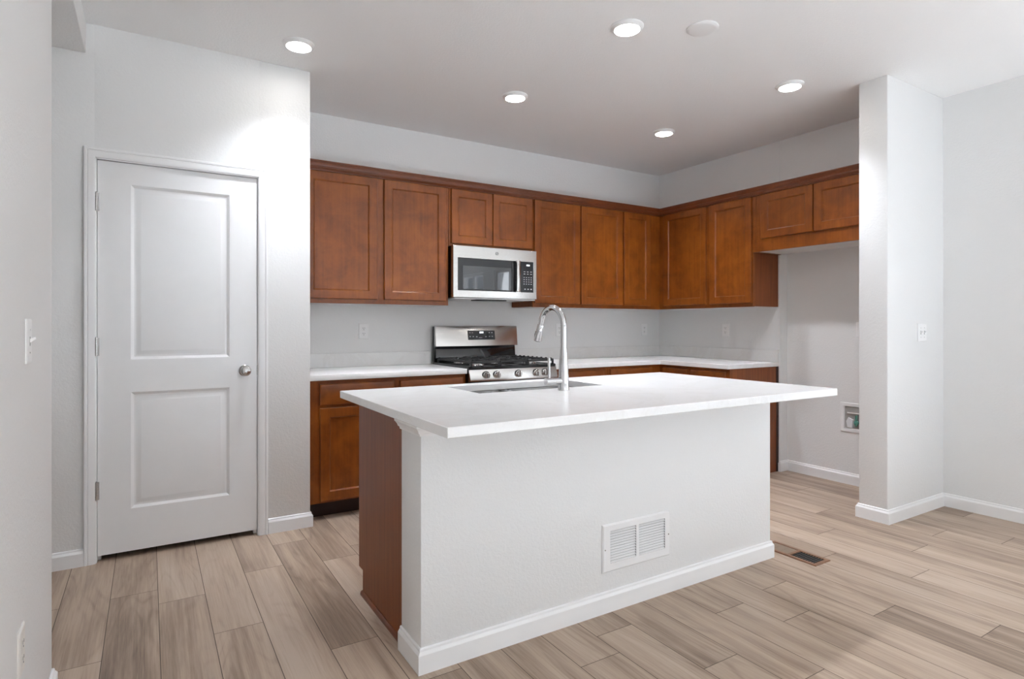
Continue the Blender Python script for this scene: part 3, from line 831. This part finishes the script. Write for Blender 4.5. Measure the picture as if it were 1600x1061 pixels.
MB(T_back).box(-2.0230, -1.9870, MV + 0.0016, MV + 0.0045, 1.478, 1.7185, bev=0.001).build('door_edge', M['black'], dw)
cp = MB(T_back).box(px0 + 0.0006, px1 - 0.0006, MV - 0.034, MV + 0.001, 1.4766, 1.7194, bev=0.0015).build('control_panel', M['panel_dark'], mw)
def key(x0, x1, z0, z1): MB(T_back).box(x0, x1, MV + 0.0011, MV + 0.0016, z0, z1).build('button_mark', M['legend'], cp)
for zz in (1.640, 1.622):
    for k in range(3): key(-1.912 + k * 0.031, -1.896 + k * 0.031, zz - 0.002, zz + 0.002)
for r_ in range(4):
    for k in range(4): key(-1.913 + k * 0.0225, -1.903 + k * 0.0225, 1.592 - r_ * 0.0175, 1.5965 - r_ * 0.0175)
for k in range(3): key(-1.905 + k * 0.029, -1.893 + k * 0.029, 1.497, 1.505)
MB(T_back).box(-1.885, -1.855, MV + 0.0011, MV + 0.0016, 1.686, 1.698).build('clock_display', M['clock'], cp)
# round emblem on the top band
em = MB(T_back).lathe((-2.158, MV + 0.0003, 1.769), [(0, 0), (0.0135, 0), (0.0135, 0.0012), (0, 0.0012)], 'y', 28).build('emblem', M['satin'], mw)
m = MB(T_back)
m.lathe((-2.158, MV + 0.0016, 1.769), [(0.0105, 0), (0.0120, 0), (0.0120, 0.0005), (0.0105, 0.0005)], 'y', 28, False, False)
for a0 in (0.4, 0.4 + PI):
    m.tube([(-2.158 + (0.0075 - 0.0011 * q) * math.cos(a0 + q * 0.55), MV + 0.0018, 1.769 + (0.0075 - 0.0011 * q) * math.sin(a0 + q * 0.55)) for q in range(6)], 0.0009, 6)
m.build('emblem_script', M['panel_dark'], em)
# underside: filters and the black vent at the front
m = MB(T_back); m.box(B0 + 0.01, B1 - 0.01, 0.01, MV - 0.002, BZ0 - 0.010, BZ0 - 0.0005, bev=0.004); ub = m.build('bottom_plate', M['grille'], mw)
for q in (B0 + 0.17, B1 - 0.17): MB(T_back).box(q - 0.10, q + 0.10, 0.05, 0.24, BZ0 - 0.0125, BZ0 - 0.0102, bev=0.001).build('grease_filter', M['grille'], ub)
MB(T_back).box(-2.33, -2.06, 0.29, 0.385, BZ0 - 0.020, BZ0 - 0.0102, bev=0.004, seg=2).build('front_vent', M['black'], ub)

# ------------------------------------------------------------------ outlets and switches
def outlet(T, u, z, label, w=0.0775, h=0.1165, decora=False, mat=None, group='electrical outlets'):
    mat = mat or M['plastic']
    x, y, zz = T(u, 0, z - h / 2)
    r = thing('wall_outlet', (x, y, zz), label, 'outlet', group)
    MB(T).rings(u - w / 2, u + w / 2, z - h / 2, z + h / 2, [(0, 0.0005), (0, 0.003), (0.004, 0.0058), (0.008, 0.006)]).build('cover_plate', mat, r)
    if decora:
        MB(T).rings(u - 0.0165, u + 0.0165, z - 0.0335, z + 0.0335, [(0, 0.0061), (0, 0.0068), (0.0015, 0.0072), (0.003, 0.0062), (0.006, 0.0066)]).build('receptacle', mat, r)
    for s in (-1, 1):
        c = z + s * 0.0195
        if not decora:
            m = MB(T); m.lathe((u, 0.0061, c), [(0, 0), (0.0168, 0), (0.0165, 0.0012), (0, 0.0013)], 'y', 24); rc_ = m.build('receptacle', mat, r)
        m = MB(T)
        m.box(u - 0.0078, u - 0.0056, 0.0075, 0.0079, c - 0.001, c + 0.0085); m.box(u + 0.0056, u + 0.0078, 0.0075, 0.0079, c, c + 0.0078)
        m.lathe((u, 0.0075, c - 0.0078), [(0, 0), (0.0027, 0), (0.0027, 0.0004), (0, 0.0004)], 'y', 12)
        m.build('slots', M['slot'], rc_ if not decora else r)
    return r
outlet(T_back, -3.085, 1.168, 'white outlet on the back wall left of the range')
outlet(T_back, -1.270, 1.168, 'white outlet on the back wall partly hidden by the faucet')
outlet(T_back, -0.212, 1.168, 'white outlet on the back wall beside the corner')
outlet(T_right, 0.820, 1.168, 'white outlet on the right wall above the countertop')
def T_alc(u, v, z): return (RX - v, -u, z)
outlet(T_alc, 1.968, 1.180, 'white outlet in the refrigerator alcove, half hidden by the stub wall')
def T_left(u, v, z): return (WX + v, u, z)
outlet(T_left, -2.490, 0.412, 'off-white outlet low on the near left wall', decora=True, mat=M['warm_plastic'])

def switch(T, u, z, gangs, label):
    w = 0.070 + 0.046 * (gangs - 1); h = 0.1165
    x, y, zz = T(u, 0, z - h / 2)
    r = thing('light_switch', (x, y, zz), label, 'light switch')
    MB(T).rings(u - w / 2, u + w / 2, z - h / 2, z + h / 2, [(0, 0.0005), (0, 0.003), (0.004, 0.0058), (0.008, 0.006)]).build('cover_plate', M['plastic'], r)
    for g in range(gangs):
        c = u + (g - (gangs - 1) / 2) * 0.046
        m = MB(T); m.box(c - 0.0045, c + 0.0045, 0.0061, 0.0066, z - 0.012, z + 0.012)
        m.build('slot', M['grey_box'], r)
        m = MB(T)
        s = 1
        m.loops([[(c - 0.004, 0.0067, z - 0.004), (c + 0.004, 0.0067, z - 0.004), (c + 0.004, 0.0067, z + 0.006), (c - 0.004, 0.0067, z + 0.006)],
                 [(c - 0.003, 0.019, z + 0.005), (c + 0.003, 0.019, z + 0.005), (c + 0.003, 0.018, z + 0.011), (c - 0.003, 0.018, z + 0.011)]])
        m.build('toggle', M['plastic'], r, bev=0.0008)
        for s in (-0.030, 0.030):
            MB(T).lathe((c, 0.006, z + s), [(0, 0), (0.0026, 0), (0.002, 0.001), (0, 0.0012)], 'y', 10).build('screw', M['grey_box'], r)
    return r
def T_stub(u, v, z): return (u, -2.50 - v, z)
switch(T_stub, -0.200, 1.166, 2, 'white double toggle light switch on the stub wall')
switch(T_left, -2.385, 1.172, 1, 'white toggle light switch on the near left wall')

# recessed water supply box in the alcove
wb = thing('water_supply_box', (RX, -1.925, 0.395), 'white recessed water supply box with valve low in the refrigerator alcove', 'supply box')
w0, w1, q0, q1 = 1.812, 2.035, 0.398, 0.622
MB(T_alc).rings(w0, w1, q0, q1, [(0, 0.0008), (0, 0.005), (0.004, 0.008), (0.026, 0.008), (0.029, 0.004), (0.031, 0.0015)], cap0=False, cap1=False).build('face_frame', M['plastic'], wb)
# the box itself stands proud of nothing: a shallow tray behind the frame
m = MB(T_alc); m.rings(w0 + 0.029, w1 - 0.029, q0 + 0.029, q1 - 0.029, [(0, 0.0040), (0.0005, 0.0012)], cap0=False); m.build('recess', M['grey_box'], wb)
vb = MB(T_alc); vb.lathe((1.935, 0.0035, 0.475), [(0, 0), (0.017, 0), (0.017, 0.014), (0.011, 0.018), (0, 0.018)], 'y', 18)
vb.tube([(1.935, 0.012, 0.45), (1.935, 0.012, 0.53)], 0.008, 12)
vb.build('valve', M['valve'], wb)
m = MB(T_alc)
m.loops([[(1.865, 0.0025, 0.435), (1.905, 0.0025, 0.430), (1.912, 0.0025, 0.495), (1.872, 0.0025, 0.512), (1.855, 0.0025, 0.480)], [(1.867, 0.010, 0.437), (1.903, 0.012, 0.432), (1.909, 0.012, 0.492), (1.873, 0.010, 0.509), (1.858, 0.010, 0.480)]])
m.build('instruction_tag', M['legend'], wb)
MB(T_alc).tube([(1.865, 0.006, 0.545), (1.99, 0.006, 0.545)], 0.005, 10).build('supply_tube', M['plastic'], wb)

# ------------------------------------------------------------------ ceiling lamps
def lamp(x, y, label):
    r = thing('recessed_light', (x, y, H), label, 'ceiling light', 'recessed ceiling lights')
    beam(x, y)
    MB().lathe((x, y, H), [(0.084, -0.0004), (0.084, -0.004), (0.081, -0.008), (0.068, -0.0175), (0.0648, -0.0185), (0.0645, -0.0004)], 'z', 40, False, False).build('trim_ring', M['plastic'], r)
    MB().lathe((x, y, H), [(0.0, -0.0005), (0.064, -0.0005), (0.064, -0.0183), (0.060, -0.0195), (0.0, -0.0205)], 'z', 40).build('lens', M['lens'], r)
def beam(x, y):
    d = bpy.data.lights.new('downlight_beam', 'SPOT'); d.energy = LAMP_POWER; d.color = (0.93, 0.98, 1.07)
    d.spot_size = math.radians(108); d.spot_blend = 1.0; d.shadow_soft_size = 0.06
    o = bpy.data.objects.new('downlight_beam', d); o.location = (x, y, H - 0.023); S.collection.objects.link(o)
lamp(-3.765, -1.019, 'lit recessed ceiling light nearest the pantry door')
lamp(-2.373, -2.095, 'lit recessed ceiling light directly over the island, nearest the blank ceiling cover')
lamp(-2.378, -1.019, 'lit recessed ceiling light in front of the microwave')
lamp(-0.984, -2.090, 'lit recessed ceiling light nearest the white stub wall')
lamp(-0.990, -1.018, 'lit recessed ceiling light nearest the kitchen corner')
m = MB(); m.lathe((-2.033, -2.288, H), [(0, -0.0004), (0.080, -0.0004), (0.080, -0.004), (0.075, -0.008), (0.060, -0.010), (0, -0.011)], 'z', 40)
tag(m.build('ceiling_cover', M['plastic'], loc=(-2.033, -2.288, H)), 'unlit round white blank cover on the ceiling beside a lamp', 'ceiling cover')
